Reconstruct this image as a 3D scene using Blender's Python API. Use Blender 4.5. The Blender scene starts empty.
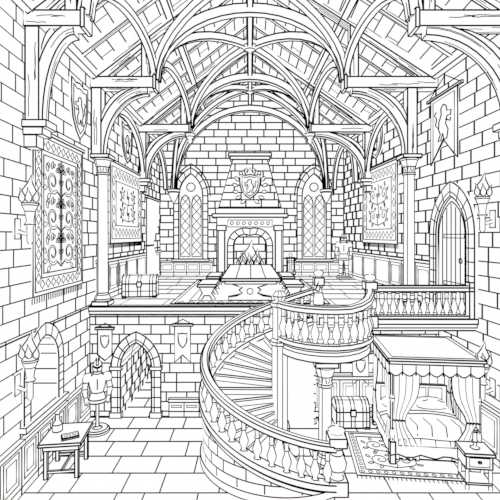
import bpy, math, random
from mathutils import Vector, Matrix
random.seed(7)
sc=bpy.context.scene
sc.view_settings.view_transform='Standard'
EYE=5.28
CAM=Vector((0,0,EYE))
KP=1/400.0
LWG=1.2
pi=math.pi
V=Vector
# ------------------------------------------------------------------ materials
def newmat(name):
    m=bpy.data.materials.new(name); m.use_nodes=True
    nt=m.node_tree; nt.nodes.clear()
    out=nt.nodes.new('ShaderNodeOutputMaterial'); em=nt.nodes.new('ShaderNodeEmission')  # self-lit: surface brightness is put into the emission, not taken from lamps
    nt.links.new(em.outputs[0],out.inputs[0])
    return m,nt,em
def flat(name,c):
    m,nt,em=newmat(name)
    em.inputs[0].default_value=(c,c,c,1); m.diffuse_color=(c,c,c,1)
    return m
PAPER=flat('paper_white',1.0); INK=flat('ink_black',0.0)
def N(nt,op,a,b=None,c=None):
    n=nt.nodes.new('ShaderNodeMath'); n.operation=op
    for i,x in enumerate((a,b,c)):
        if x is None: continue
        if isinstance(x,(int,float)): n.inputs[i].default_value=x
        else: nt.links.new(x,n.inputs[i])
    return n.outputs[0]
def bricks(name,uax,vax,w,h,tu,tv,pu=1,pv=1,jit=0.45,cyl=None,seed=0.0):
    """dressed stone courses; joint half-width = t*Y^p in metres"""
    m,nt,em=newmat(name)
    g=nt.nodes.new('ShaderNodeNewGeometry'); s=nt.nodes.new('ShaderNodeSeparateXYZ')
    nt.links.new(g.outputs['Position'],s.inputs[0])
    X,Y,Z=s.outputs
    ax={'X':X,'Y':Y,'Z':Z}
    if cyl:
        a=N(nt,'ARCTAN2',N(nt,'SUBTRACT',X,cyl[0]),N(nt,'SUBTRACT',Y,cyl[1]))
        u=N(nt,'MULTIPLY',a,cyl[2])
    else: u=ax[uax]
    if vax=='R': v=N(nt,'MULTIPLY',N(nt,'ABSOLUTE',X),1.25)
    else: v=ax[vax]
    vv=N(nt,'DIVIDE',N(nt,'ADD',v,seed*0.13),h)
    row=N(nt,'FLOOR',vv)
    dv=N(nt,'MULTIPLY',N(nt,'ABSOLUTE',N(nt,'SUBTRACT',vv,N(nt,'ROUND',vv))),h)
    def wn(x,y):
        c=nt.nodes.new('ShaderNodeCombineXYZ')
        for i,q in enumerate((x,y)):
            if isinstance(q,(int,float)): c.inputs[i].default_value=q
            else: nt.links.new(q,c.inputs[i])
        c.inputs[2].default_value=seed
        t=nt.nodes.new('ShaderNodeTexWhiteNoise'); t.noise_dimensions='3D'
        nt.links.new(c.outputs[0],t.inputs['Vector'])
        return t.outputs['Value']
    r1=wn(N(nt,'ADD',row,0.5),3.5)
    off=N(nt,'ADD',N(nt,'MULTIPLY',N(nt,'MODULO',N(nt,'ADD',row,200.0),2.0),0.5),N(nt,'MULTIPLY',r1,0.35))
    uu=N(nt,'ADD',N(nt,'DIVIDE',u,w),off)
    k=N(nt,'ROUND',uu)
    r2=wn(N(nt,'ADD',k,0.5),N(nt,'ADD',row,0.5))
    j=N(nt,'ADD',k,N(nt,'MULTIPLY',N(nt,'SUBTRACT',r2,0.5),jit))
    du=N(nt,'MULTIPLY',N(nt,'ABSOLUTE',N(nt,'SUBTRACT',uu,j)),w)
    YY=N(nt,'MAXIMUM',Y,1.0)
    TU=N(nt,'MULTIPLY',N(nt,'POWER',YY,float(pu)),tu); TV=N(nt,'MULTIPLY',N(nt,'POWER',YY,float(pv)),tv)
    l=N(nt,'MAXIMUM',N(nt,'LESS_THAN',du,TU),N(nt,'LESS_THAN',dv,TV))
    cmb=nt.nodes.new('ShaderNodeMix'); cmb.data_type='RGBA'
    nt.links.new(l,cmb.inputs[0]); cmb.inputs[6].default_value=(1,1,1,1); cmb.inputs[7].default_value=(0.01,0.01,0.01,1)
    nt.links.new(cmb.outputs[2],em.inputs[0])
    return m
hp=0.5*KP*1.2
M_BACK=bricks('stone_wall_back','X','Z',0.85,0.37,hp,hp)
M_LOW=bricks('stone_wall_lower','X','Z',0.62,0.28,hp,hp,seed=1)
M_SIDE=bricks('stone_wall_side','Y','Z',0.82,0.35,hp/4.9,hp,pu=2,seed=2)
M_TUN=bricks('stone_passage_side','Y','Z',0.6,0.3,hp/3.2,hp,pu=2,seed=3)
M_ROOF=bricks('roof_boards','Y','R',2.6,0.42,hp*1.0,hp*1.0,seed=4)
M_FLOOR=bricks('flagstone_floor','X','Y',0.95,0.68,hp,hp/5.28,pv=2,seed=5)
M_GAL=bricks('gallery_flagstones','X','Y',1.1,1.15,hp*.7,hp/2.08*.65,pv=2,seed=6)
SC=(0.72,9.7); SR=1.78
M_CYL=bricks('stair_wall_stone','X','Z',0.5,0.25,hp*1.0,hp,cyl=(SC[0],SC[1],SR),seed=7)
# ------------------------------------------------------------------ builder
class B:
    def __init__(s,name,parent=None,mats=()):
        s.name=name; s.v=[]; s.f=[]; s.fm=[]; s.M=Matrix(); s.lw=LWG; s.parent=parent
        s.mats=[PAPER,INK]+list(mats)
    def vt(s,p):
        s.v.append(s.M@V(p)); return len(s.v)-1
    def face(s,pts,mat=0,edge=False,w=1.0):
        s.f.append([s.vt(p) for p in pts]); s.fm.append(mat)
        if edge: s.line(list(pts),w,True)
    def line(s,pts,w=1.0,closed=False):
        P=[s.M@V(p) for p in pts]
        Q=[P[0]]
        for p in P[1:]:
            if (p-Q[-1]).length>1e-4: Q.append(p)
        if closed and len(Q)>2 and (Q[0]-Q[-1]).length<1e-4: Q.pop()
        P=Q; n=len(P)
        if n<2: return
        rings=[]
        for i in range(n):
            if closed: a=P[i-1]; c=P[(i+1)%n]
            else: a=P[max(i-1,0)]; c=P[min(i+1,n-1)]
            t1=(P[i]-a); t2=(c-P[i])
            t=(t1.normalized() if t1.length>1e-6 else V((0,0,0)))+(t2.normalized() if t2.length>1e-6 else V((0,0,0)))
            if t.length<1e-4: t=t2 if t2.length>0 else t1
            t.normalize()
            h=V((0,0,1)) if abs(t.z)<0.8 else V((0,1,0)) if abs(t.y)<.8 else V((1,0,0))
            x=t.cross(h).normalized(); y=x.cross(t).normalized()
            r=0.5*w*s.lw*(P[i]-CAM).length*KP*1.02
            base=len(s.v)
            for q in (x,y,-x,-y): s.v.append(P[i]+q*r)
            rings.append(base)
        m=n if closed else n-1
        for i in range(m):
            a=rings[i]; b=rings[(i+1)%n]
            for k in range(4):
                s.f.append([a+k,a+(k+1)%4,b+(k+1)%4,b+k]); s.fm.append(1)
        if not closed:
            a=rings[0]; s.f.append([a+3,a+2,a+1,a]); s.fm.append(1)
            a=rings[-1]; s.f.append([a,a+1,a+2,a+3]); s.fm.append(1)
    def box(s,c,d,edge=True,mat=0,w=1.0):
        x,y,z=c; a,b,h=d[0]/2,d[1]/2,d[2]/2
        p=[(x+i*a,y+j*b,z+k*h) for k in(-1,1) for j in(-1,1) for i in(-1,1)]
        for q in ((0,2,3,1),(4,5,7,6),(0,1,5,4),(2,6,7,3),(0,4,6,2),(1,3,7,5)):
            s.face([p[i] for i in q],mat)
        if edge:
            for i,j in((0,1),(1,3),(3,2),(2,0),(4,5),(5,7),(7,6),(6,4),(0,4),(1,5),(2,6),(3,7)):
                s.line([p[i],p[j]],w)
    def bx(s,x0,x1,y0,y1,z0,z1,**k):
        s.box(((x0+x1)/2,(y0+y1)/2,(z0+z1)/2),(abs(x1-x0),abs(y1-y0),abs(z1-z0)),**k)
    def sweep(s,path,w,h,hint=(0,0,1),lines=True,lwid=1.0,grain=0,mat=0,closed=False):
        P=[V(p) for p in path]; n=len(P); hint=V(hint); R=[]
        for i in range(n):
            if closed: t=(P[(i+1)%n]-P[i-1])
            else: t=(P[min(i+1,n-1)]-P[max(i-1,0)])
            t.normalize()
            a=t.cross(hint).normalized(); b=a.cross(t).normalized()
            R.append([P[i]+a*(w/2*sx)+b*(h/2*sy) for sx,sy in((-1,-1),(1,-1),(1,1),(-1,1))])
        for i in range(n if closed else n-1):
            A=R[i];C=R[(i+1)%n]
            for k in range(4): s.face([A[k],A[(k+1)%4],C[(k+1)%4],C[k]],mat)
        if not closed:
            s.face(R[0][::-1],mat,lines,lwid); s.face(R[-1],mat,lines,lwid)
        if lines:
            for k in range(4): s.line([r[k] for r in R],lwid,closed)
        for g in range(grain):
            for side in range(4):
                f=random.uniform(.2,.8); i0=random.randint(0,max(0,n-3)); i1=min(n-1,i0+random.randint(2,max(2,n//2)))
                pts=[]
                if n==2:
                    u0=random.uniform(.02,.5);u1=u0+random.uniform(.2,.45)
                    for q in range(6):
                        u=u0+(u1-u0)*q/5; ff=f+random.uniform(-.05,.05)
                        A=R[0][side].lerp(R[1][side],u);C=R[0][(side+1)%4].lerp(R[1][(side+1)%4],u)
                        pts.append(A.lerp(C,ff))
                else:
                    for i in range(i0,i1+1): pts.append(R[i][side].lerp(R[i][(side+1)%4],f))
                s.line(pts,.5)
    def tube(s,path,radii,n=12,rings=(),sil=True,hint=(0,0,1),straight=False,w=1.0,mat=0,cap=True,extra=()):
        P=[V(p) for p in path]; m=len(P); hint=V(hint); Rg=[]; L=[];Rr=[];E=[[] for _ in extra]
        inv=s.M.inverted(); cam=inv@CAM
        for i in range(m):
            t=(P[-1]-P[0]) if straight else (P[min(i+1,m-1)]-P[max(i-1,0)])
            t.normalize()
            hh=hint if abs(t.dot(hint))<.98 else V((0,1,0)) if abs(t.y)<.9 else V((1,0,0))
            a=t.cross(hh).normalized(); b=a.cross(t).normalized()
            r=radii[i]; ra,rb=(r if isinstance(r,tuple) else (r,r))
            ra=max(ra,.001);rb=max(rb,.001)
            Rg.append([P[i]+a*ra*math.cos(2*pi*k/n)+b*rb*math.sin(2*pi*k/n) for k in range(n)])
            d=(cam-P[i]); p=t.cross(d).normalized()
            pa,pb=p.dot(a),p.dot(b); q=math.sqrt((ra*pa)**2+(rb*pb)**2)+1e-9
            o=a*(ra*ra*pa/q)+b*(rb*rb*pb/q)
            L.append(P[i]+o); Rr.append(P[i]-o)
            for e,an in enumerate(extra): E[e].append(P[i]+a*ra*math.cos(an)+b*rb*math.sin(an))
        for i in range(m-1):
            for k in range(n): s.face([Rg[i][k],Rg[i][(k+1)%n],Rg[i+1][(k+1)%n],Rg[i+1][k]],mat)
        if cap: s.face(Rg[0][::-1],mat); s.face(Rg[-1],mat)
        for i in rings: s.line(Rg[i],w*.8,True)
        if sil: s.line(L,w); s.line(Rr,w)
        for e in E: s.line(e,w*.6)
    def lathe(s,c,prof,n=12,rings=(),w=1.0,sc=1.0,**k):
        c=V(c)
        s.tube([c+V((0,0,z*sc)) for r,z in prof],[r*sc for r,z in prof],n,rings,hint=(0,1,0),straight=True,w=w,**k)
    def done(s):
        me=bpy.data.meshes.new(s.name)
        xs=[v.x for v in s.v];ys=[v.y for v in s.v];zs=[v.z for v in s.v]
        o=V(((min(xs)+max(xs))/2,(min(ys)+max(ys))/2,min(zs)))
        me.from_pydata([tuple(v-o) for v in s.v],[],s.f)
        for m in s.mats: me.materials.append(m)
        me.polygons.foreach_set('material_index',s.fm); me.update()
        ob=bpy.data.objects.new(s.name,me); sc.collection.objects.link(ob)
        ob.location=o
        if s.parent: ob.parent=s.parent; ob.matrix_parent_inverse=s.parent.matrix_world.inverted()
        return ob
def empty(name,loc=(0,0,0)):
    e=bpy.data.objects.new(name,None); e.location=loc; sc.collection.objects.link(e); e.empty_display_size=.2
    bpy.context.view_layer.update(); return e
class Pl:
    def __init__(s,o,u,v,n): s.o,s.u,s.v,s.n=V(o),V(u).normalized(),V(v).normalized(),V(n).normalized()
    def at(s,a,b,d=0): return s.o+s.u*a+s.v*b+s.n*d
def panel(b,pl,pts,d0,d1,mat=0,w=1.0,sides=True,back=False):
    F=[pl.at(x,y,d1) for x,y in pts]; G=[pl.at(x,y,d0) for x,y in pts]
    b.face(F,mat); b.line(F,w,True)
    n=len(pts)
    if sides:
        for i in range(n): b.face([G[i],G[(i+1)%n],F[(i+1)%n],F[i]],mat)
        if back: b.line(G,w,True)
        b.face(G[::-1],mat)
def pline(b,pl,pts,d,w=1.0,closed=False): b.line([pl.at(x,y,d) for x,y in pts],w,closed)
def rect(x0,x1,y0,y1): return [(x0,y0),(x1,y0),(x1,y1),(x0,y1)]
def arcpts(cx,hw,zs,rise,n=8):
    R=(hw*hw+rise*rise)/(2*hw); c=-hw+R; a0=pi; a1=math.acos(max(-1,min(1,-c/R)))
    L=[(cx+c+R*math.cos(a0+(a1-a0)*i/n),zs+R*math.sin(a0+(a1-a0)*i/n)) for i in range(n+1)]
    return L+[(2*cx-x,z) for x,z in L[-2::-1]]
def arch(cx,hw,z0,zs,rise,n=8): return [(cx-hw,z0)]+arcpts(cx,hw,zs,rise,n)+[(cx+hw,z0)]
def surround(b,pl,cx,hw,t,z0,zs,rise,d,n=8,mat=0,w=1.0,every=2,courses=5):
    I=arch(cx,hw,z0,zs,rise,n); O=arch(cx,hw+t,z0,zs,rise+t*1.15,n)
    for i in range(len(I)-1):
        b.face([pl.at(*O[i],d),pl.at(*I[i],d),pl.at(*I[i+1],d),pl.at(*O[i+1],d)],mat)
        b.face([pl.at(*O[i],0),pl.at(*O[i],d),pl.at(*O[i+1],d),pl.at(*O[i+1],0)],mat)
        b.face([pl.at(*I[i],0),pl.at(*I[i],d),pl.at(*I[i+1],d),pl.at(*I[i+1],0)],mat)
    pline(b,pl,I,d,w);pline(b,pl,O,d,w)
    for i in range(1,len(I)-1,every): pline(b,pl,[I[i],O[i]],d,w*.8)
    for k in range(courses):
        z=z0+(zs-z0)*k/courses
        for sg in(-1,1): pline(b,pl,[(cx+sg*hw,z),(cx+sg*(hw+t),z)],d,w*.8)
def spiral(cx,cy,r,turns,a0,sg=1,n=16,r1=.1):
    return [(cx+(r*(1-t)+r*r1*t)*math.cos(a0+sg*turns*2*pi*t),cy+(r*(1-t)+r*r1*t)*math.sin(a0+sg*turns*2*pi*t)) for t in [i/n for i in range(n+1)]]
def leaf(x,y,L,a,wd=.3):
    ca,sa=math.cos(a),math.sin(a); P=[]
    for t in(0,.25,.5,.75,1): P.append((t*L,wd*L*math.sin(pi*t)*.9))
    for t in(.75,.5,.25): P.append((t*L,-wd*L*math.sin(pi*t)*.9))
    return [(x+p*ca-q*sa,y+p*sa+q*ca) for p,q in P]
def flame(b,c,h,w=.8):
    x,y,z=c
    view=(V(c)-CAM); view.z=0; view.normalize(); side=V((-view.y,view.x,0))
    pl=Pl(c,(1,0,0) if abs(view.x)<.6 else side,(0,0,1),(0,-1,0))
    def F(cx,hh,ww,lean):
        return [(cx,0),(cx-ww,hh*.2),(cx-ww*.95,hh*.45),(cx-ww*.35+lean*.3,hh*.7),(cx+lean,hh),(cx+ww*.3+lean*.3,hh*.72),(cx+ww*.9,hh*.42),(cx+ww*.8,hh*.18)]
    panel(b,pl,F(0,h,h*.28,h*.08),-.03,.03,w=w)
    pline(b,pl,F(0,h*.55,h*.13,-h*.05),.05,w*.8,True)
    panel(b,pl,F(-h*.25,h*.55,h*.12,-h*.08),-.02,.04,w=w)
    panel(b,pl,F(h*.26,h*.5,h*.12,h*.08),-.02,.04,w=w)
# ------------------------------------------------------------------ room shell
XL=-4.67; YB=20.7; YG=11.65; ZG=3.2; ZW=10.1; ZR=13.7; Y0=4.0
def XR(y): return 6.342-.072*y
PL_L=Pl((XL,0,0),(0,1,0),(0,0,1),(1,0,0))
PL_B=Pl((0,YB,0),(1,0,0),(0,0,1),(0,-1,0))
PL_G=Pl((0,YG,0),(1,0,0),(0,0,1),(0,-1,0))
PL_R=Pl((XR(0),0,0),(-.072,1,0),(0,0,1),(-1,-.072,0))
b=B('floor',mats=[M_FLOOR])
b.face([(XL-.3,Y0,0),(7,Y0,0),(7,YG+.2,0),(XL-.3,YG+.2,0)],2); b.done()
b=B('gallery_floor',mats=[M_GAL])
XN=1.86
G=[(XL,YG),(XN,YG),(XN,11.3),(2.98,11.3),(2.98,9.95),(XR(9.95),9.95),(XR(YB),YB),(XL,YB)]
b.face([(x,y,ZG) for x,y in G],2)
b.face([(x,y,ZG-.3) for x,y in G][::-1],0)
for i in range(5):
    a,c=G[i],G[i+1]
    b.face([(a[0],a[1],ZG-.3),(c[0],c[1],ZG-.3),(c[0],c[1],ZG),(a[0],a[1],ZG)],0)
    for z in(ZG,ZG-.3): b.line([(a[0],a[1],z),(c[0],c[1],z)])
for x0,x1,y in((XL,.0,YG),(2.98,XR(9.95),9.95)):
    b.bx(x0,x1,y-.1,y-.002,ZG-.12,ZG+.0); b.bx(x0,x1,y-.05,y-.002,ZG-.22,ZG-.12,w=.8)
b.done()
b=B('wall_left',mats=[M_SIDE])
def lw(pts): b.face([PL_L.at(y,z) for y,z in pts],2)
n0,n1,nz=8.25,9.85,1.35
lw(rect(Y0,n0,0,ZG));lw(rect(n1,YG+.2,0,ZG));lw(rect(n0,n1,0,nz))
A=arch((n0+n1)/2,.62,nz,2.3,.72)
lw([(n0,nz)]+A+[(n1,nz),(n1,ZG),(n0,ZG)])
lw(rect(Y0,YB,ZG,ZW))
for i in range(len(A)-1):
    b.face([PL_L.at(*A[i],0),PL_L.at(*A[i],-.7),PL_L.at(*A[i+1],-.7),PL_L.at(*A[i+1],0)],0)
b.face([PL_L.at(*A[0],0),PL_L.at(*A[-1],0),PL_L.at(*A[-1],-.7),PL_L.at(*A[0],-.7)],0)
b.face([PL_L.at(*p,-.7) for p in A],2)
pline(b,PL_L,A,-.69)
for i in range(2,len(A)-2,2): b.line([PL_L.at(*A[i],0),PL_L.at(*A[i],-.7)],.8)
for z in(1.7,2.05): b.line([PL_L.at(A[-1][0],z,0),PL_L.at(A[-1][0],z,-.7)],.8)
surround(b,PL_L,(n0+n1)/2,.62,.24,nz,2.3,.72,.05)
b.sweep([PL_L.at(n0-.15,nz-.05,.06),PL_L.at(n1+.15,nz-.05,.06)],.16,.12)
b.line([(XL,Y0,ZG-.02),(XL,YG,ZG-.02)],1.1)
b.line([(XL,YG,0),(XL,YG,ZG)]); b.line([(XL,YB,ZG),(XL,YB,ZW)]); b.line([(XL,Y0,0),(XL,YG,0)]); b.line([(XL,YG,ZG),(XL,YB,ZG)])
b.done()
b=B('wall_right',mats=[M_SIDE])
b.face([PL_R.at(Y0,0),PL_R.at(Y0,ZW),PL_R.at(YB+.1,ZW),PL_R.at(YB+.1,0)],2)
b.line([(XR(YG),YG,0),(XR(YG),YG,ZG)]); b.line([(XR(YB),YB,ZG),(XR(YB),YB,ZW)]); b.line([PL_R.at(Y0,0),PL_R.at(YG,0)]);b.line([PL_R.at(10,ZG),PL_R.at(YB,ZG)])
b.done()
b=B('wall_back',mats=[M_BACK])
b.face([(XL,YB,ZG),(XR(YB),YB,ZG),(XR(YB),YB,ZW),(0,YB,ZR),(XL,YB,ZW)],2)
b.line([(XL,YB,ZG),(XR(YB),YB,ZG)])
b.done()
ac,ahw=-3.3,.45
b=B('wall_under_gallery',mats=[M_LOW,M_TUN,M_FLOOR])
A=arch(ac,ahw,0,1.45,.72)
b.face([PL_G.at(x,z) for x,z in [(XL,0)]+A+[(XR(YG),0),(XR(YG),ZG-.2),(XL,ZG-.2)]],2)
D=-3.2
for i in range(len(A)-1):
    b.face([PL_G.at(*A[i],0),PL_G.at(*A[i],D),PL_G.at(*A[i+1],D),PL_G.at(*A[i+1],0)],3 if A[i][1]<1.4 and A[i+1][1]<1.5 else 0)
b.face([PL_G.at(-ahw+ac,0,0),PL_G.at(ahw+ac,0,0),PL_G.at(ahw+ac,0,D),PL_G.at(-ahw+ac,0,D)],4)
b.face([PL_G.at(*p,D) for p in A],2)
for i in range(2,len(A)-2,2): b.line([PL_G.at(*A[i],0),PL_G.at(*A[i],D)],.7)
for d in(-1.0,-2.0): pline(b,PL_G,A,d+.01,.8)
PT=Pl((0,YG-D,0),(1,0,0),(0,0,1),(0,-1,0))
panel(b,PT,arch(ac,.24,0,1.1,.4),0,.03)
surround(b,PT,ac,.24,.13,0,1.1,.4,.05,w=.8,courses=3)
surround(b,PL_G,ac,ahw,.27,0,1.45,.72,.08,courses=5)
pline(b,PL_G,arch(ac,ahw+.08,0,1.45,.81),.085,.7)
for sg in(-1,1): b.bx(ac+sg*(ahw+.13)-.17,ac+sg*(ahw+.13)+.17,YG-.14,YG,1.38,1.48,w=.8); b.bx(ac+sg*(ahw+.13)-.17,ac+sg*(ahw+.13)+.17,YG-.14,YG,0,.16,w=.8)
b.line([(XL,YG-.01,0),(ac-ahw,YG-.01,0)]);b.line([(ac+ahw,YG-.01,0),(XR(YG),YG-.01,0)])
b.done()
b=B('ceiling',mats=[M_ROOF])
b.face([(XL,Y0,ZW),(0,Y0,ZR),(0,YB,ZR),(XL,YB,ZW)],2)
b.face([(0,Y0,ZR),(XR(Y0),Y0,ZW),(XR(YB),YB,ZW),(0,YB,ZR)],2)
b.done()
# ------------------------------------------------------------------ trims: wainscot
def wains(b,pl,a0,a1,z0,h,n,w=.85,inner=True):
    panel(b,pl,rect(a0,a1,z0,z0+h),0,.04,w=w)
    A=[pl.at(a0,z0+h,.06),pl.at(a1,z0+h,.06)]
    b.sweep(A,.12,.09,lwid=w)
    b.line([pl.at(a0,z0+.16,.05),pl.at(a1,z0+.16,.05)],w)
    s=(a1-a0)/n
    for i in range(n):
        x0=a0+i*s;x1=x0+s
        pline(b,pl,[(x0,z0),(x0,z0+h)],.05,w*.8)
        m=min(.1,s*.16)
        pline(b,pl,rect(x0+m,x1-m,z0+.28,z0+h-.16),.05,w*.9,True)
        if inner: pline(b,pl,rect(x0+m*1.9,x1-m*1.9,z0+.28+m,z0+h-.16-m),.05,w*.7,True)
b=B('trim_1'); wains(b,PL_L,12.1,15.0,ZG,1.25,3);wains(b,PL_L,15,20.5,ZG,1.25,4,w=.7,inner=False); b.done()
b=B('trim_2'); wains(b,PL_L,6.0,8.1,0,1.1,3); wains(b,PL_L,8.1,10.0,0,1.1,3);wains(b,PL_L,10.0,11.6,0,1.1,2); b.done()
b=B('trim_3')
wains(b,PL_B,-4.6,-1.95,ZG,.7,4,w=.7,inner=False); wains(b,PL_B,1.95,4.75,ZG,.7,4,w=.7,inner=False); b.done()
b=B('trim_4'); wains(b,PL_R,12.0,15.0,ZG,1.25,3);wains(b,PL_R,15,20.6,ZG,1.25,4,w=.7,inner=False); b.done()
b=B('trim_5'); wains(b,PL_R,6.5,11.6,0,1.25,6); b.done()
b=B('trim_6'); wains(b,PL_G,.9,5.45,0,1.15,8); wains(b,PL_G,-2.35,-.6,0,.5,4,inner=False);b.done()
# ------------------------------------------------------------------ windows
def window(name,cx):
    b=B(name); pl=PL_B; hw=.62; z0=4.05; zs=7.3; rise=1.15
    surround(b,pl,cx,hw,.26,z0,zs,rise,.12,every=2,courses=8,w=.9)
    panel(b,pl,arch(cx,hw,z0,zs,rise),0,.03,w=.9)
    for sg in(-1,1):
        pline(b,pl,arch(cx+sg*.29,.24,z0+.12,6.9,.45,5),.05,.8,True)
    pline(b,pl,spiral(cx,7.75,.22,1,0,n=12,r1=1),.05,.8,True)
    for sg in(-1,1):
        x0=cx+sg*.29-.22;x1=x0+.44
        z=z0+.2
        while z<6.8:
            pline(b,pl,[(x0,z),(x1,z+.5)],.05,.5); pline(b,pl,[(x1,z),(x0,z+.5)],.05,.5); z+=.5
    b.sweep([pl.at(cx-.95,z0-.06,.12),pl.at(cx+.95,z0-.06,.12)],.24,.12,lwid=.9)
    pline(b,pl,arcpts(cx,1.0,zs,1.66),.08,.9)
    b.done()
window('window_1',-3.05); window('window_2',3.3)
# ------------------------------------------------------------------ door
b=B('door_1'); dc=10.95
surround(b,PL_R,dc,.72,.34,ZG,5.3,1.05,.1,courses=6)
pline(b,PL_R,arch(dc,.83,ZG,5.3,1.17),.11,.8)
panel(b,PL_R,arch(dc,.72,ZG,5.3,1.05),0,.03)
panel(b,PL_R,arch(dc,.62,ZG,5.28,.92),0,.06)
for i in range(-2,3):
    x=i*.21; top=5.28+.92*(1-abs(x)/.8)**.7
    pline(b,PL_R,[(dc+x,ZG),(dc+x,min(top,6.15))],.065,.8)
for z in(3.9,5.2):
    pline(b,PL_R,rect(dc-.6,dc+.35,z,z+.1),.07,.8,True)
pline(b,PL_R,spiral(dc-.45,4.6,.07,1,0,n=8,r1=1),.08,.9,True)
b.done()
# ------------------------------------------------------------------ roof timbers
b=B('ceiling_timber_frame')
ZH=9.75
TR=[(8.4,3.46),(11.85,2.81),(16.9,2.53),(20.3,2.4)]
def rz(x,y,sg):
    X=abs(XL) if sg<0 else XR(y)
    return ZR-(ZR-ZW)*abs(x)/X
for y,xi in TR:
    for sg in(-1,1):
        xw=XL if sg<0 else XR(y)
        if y<20:
            g=3 if y<12 else 1
            b.sweep([(xw,y,ZH),(sg*xi,y,ZH)],.34,.32,grain=g)
            b.bx(sg*(xi-.06),sg*(xi+.02),y-.2,y+.2,ZH-.2,ZH+.2)
            xp=xw if not(sg>0 and 11<y<12) else 4.92   # post stands on the column
            b.sweep([(xp-sg*.17,y,7.6),(xp-sg*.17,y,ZH-.16)],.3,.28,hint=(1,0,0),grain=g)
            P=[]
            for i in range(13):
                a=pi/2*i/12
                P.append((xp-sg*(.25+(abs(xp)-xi-.45)*(1-math.cos(a))),y,7.65+1.9*math.sin(a)))
            b.sweep(P,.24,.24,hint=(0,1,0),grain=g)
            P2=[(xp-sg*(.32+(abs(xp)-xi-.95)*(1-math.cos(pi/2*i/8))),y,8.5+1.05*math.sin(pi/2*i/8)) for i in range(9)]
            b.sweep(P2,.14,.1,hint=(0,1,0),lwid=.8)
            if y!=11.85:
                for k,(ww,z0,z1) in enumerate(((.5,7.5,7.64),(.4,7.35,7.5),(.26,7.1,7.35))):
                    b.bx(xw,xw-sg*ww,y-.22+k*.04,y+.22-k*.04,z0,z1,w=.9)
            xs=sg*(xi+.25)
            b.sweep([(xs,y,ZH+.15),(xs,y,rz(xs,y,sg)-.2)],.24,.24,hint=(1,0,0),grain=g)
            b.sweep([(xw-sg*.3,y,ZH+.15),(sg*(xi+.3),y,rz(xi+.3,y,sg)-.35)],.18,.18,hint=(0,1,0),grain=g)
        b.sweep([(xw,y,ZW-.15),(0,y,ZR-.2)],.3,.34,hint=(0,1,0),grain=3)
for yy in(7.0,9.55,10.7,13.1,14.4,15.65,18.0,19.2):
    for sg in(-1,1):
        xw=XL if sg<0 else XR(yy)
        b.sweep([(xw,yy,ZW-.06),(0,yy,ZR-.06)],.18,.14,hint=(0,1,0),lwid=.8,grain=1 if yy<15 else 0)
for sg in(-1,1):
    for f in(.5,):
        P=[(sg*f*(abs(XL) if sg<0 else XR(y)),y,ZR-(ZR-ZW)*f-.2) for y in(Y0,YB)]
        b.sweep(P,.2,.22)
    b.sweep([(XL+.1 if sg<0 else XR(y)-.1,y,ZW-.1) for y in(Y0,YB)],.2,.24)
b.sweep([(0,Y0,ZR-.2),(0,YB,ZR-.2)],.24,.28)
b.done()
b=B('ceiling_vault_ribs')
ZA=11.95
def rib(p,q,za,w=.18,h=.22,n=20,lwid=1.0):
    p=V(p);q=V(q); P=[]
    for i in range(n+1):
        a=pi*i/n; t=(1-math.cos(a))/2; c=p.lerp(q,t)
        P.append(V((c.x,c.y,c.z+(za-c.z)*math.sin(a))))
    hor=(q-p); hor.z=0; nm=V((-hor.y,hor.x,0)).normalized()
    b.sweep(P,h,w,hint=nm,lwid=lwid)
def half(p,q,w=.18,h=.22,n=12):
    p=V(p);q=V(q);P=[]
    for i in range(n+1):
        a=pi/2*i/n
        P.append(V((p.x+(q.x-p.x)*(1-math.cos(a)),p.y+(q.y-p.y)*(1-math.cos(a)),p.z+(q.z-p.z)*math.sin(a))))
    hor=(q-p);hor.z=0;nm=V((-hor.y,hor.x,0)).normalized()
    b.sweep(P,h,w,hint=nm)
for y,xi in TR[:3]:
    rib((-xi,y,ZH+.1),(xi,y,ZH+.1),ZA,.24,.28)
rib((-3.9,20.45,7.6),(3.9,20.45,7.6),ZA-.2,.22,.28,n=24)
for (y0,x0),(y1,x1) in zip(TR[:2],TR[1:3]):
    rib((-x0,y0,ZH+.1),(x1,y1,ZH+.1),ZA+.15)
    rib((x0,y0,ZH+.1),(-x1,y1,ZH+.1),ZA+.15)
    for sg in(-1,1): rib((sg*x0,y0,ZH+.1),(sg*x1,y1,ZH+.1),11.0,.16,.2)
ym=18.6
for sg in(-1,1):
    half((sg*3.9,20.4,7.6),(0,ym,ZA+.1)); half((sg*2.53,16.9,ZH+.1),(0,ym,ZA+.1))
    rib((sg*2.53,16.9,ZH),(sg*3.9,20.4,7.6),10.2,.16,.2)
    rib((sg*4.45,16.9,7.5),(sg*4.3,20.4,7.6),9.5,.16,.2)
    rib((-4.48 if sg<0 else 4.85,11.9,7.7),(-4.5 if sg<0 else 4.95,16.9,7.6),9.6,.16,.2)
    b.lathe((sg*3.9,20.45,6.95),[(.03,0),(.12,.15),(.2,.35),(.26,.5),(.3,.52),(.3,.65)],rings=(3,4,5))
    y,xi=TR[2]; b.lathe((sg*xi,y,ZH-.62),[(.02,0),(.09,.08),(.07,.18),(.16,.3),(.2,.42),(.2,.46)],rings=(3,4),w=.9)
for y in(10.1,14.37,ym): b.lathe((0,y,ZA-.1),[(.05,0),(.2,.06),(.3,.18),(.3,.34)],rings=(1,2,3))
b.sweep([(0,8.4,ZA+.12),(0,20.5,ZA+.12)],.16,.2)
b.done()
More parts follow.
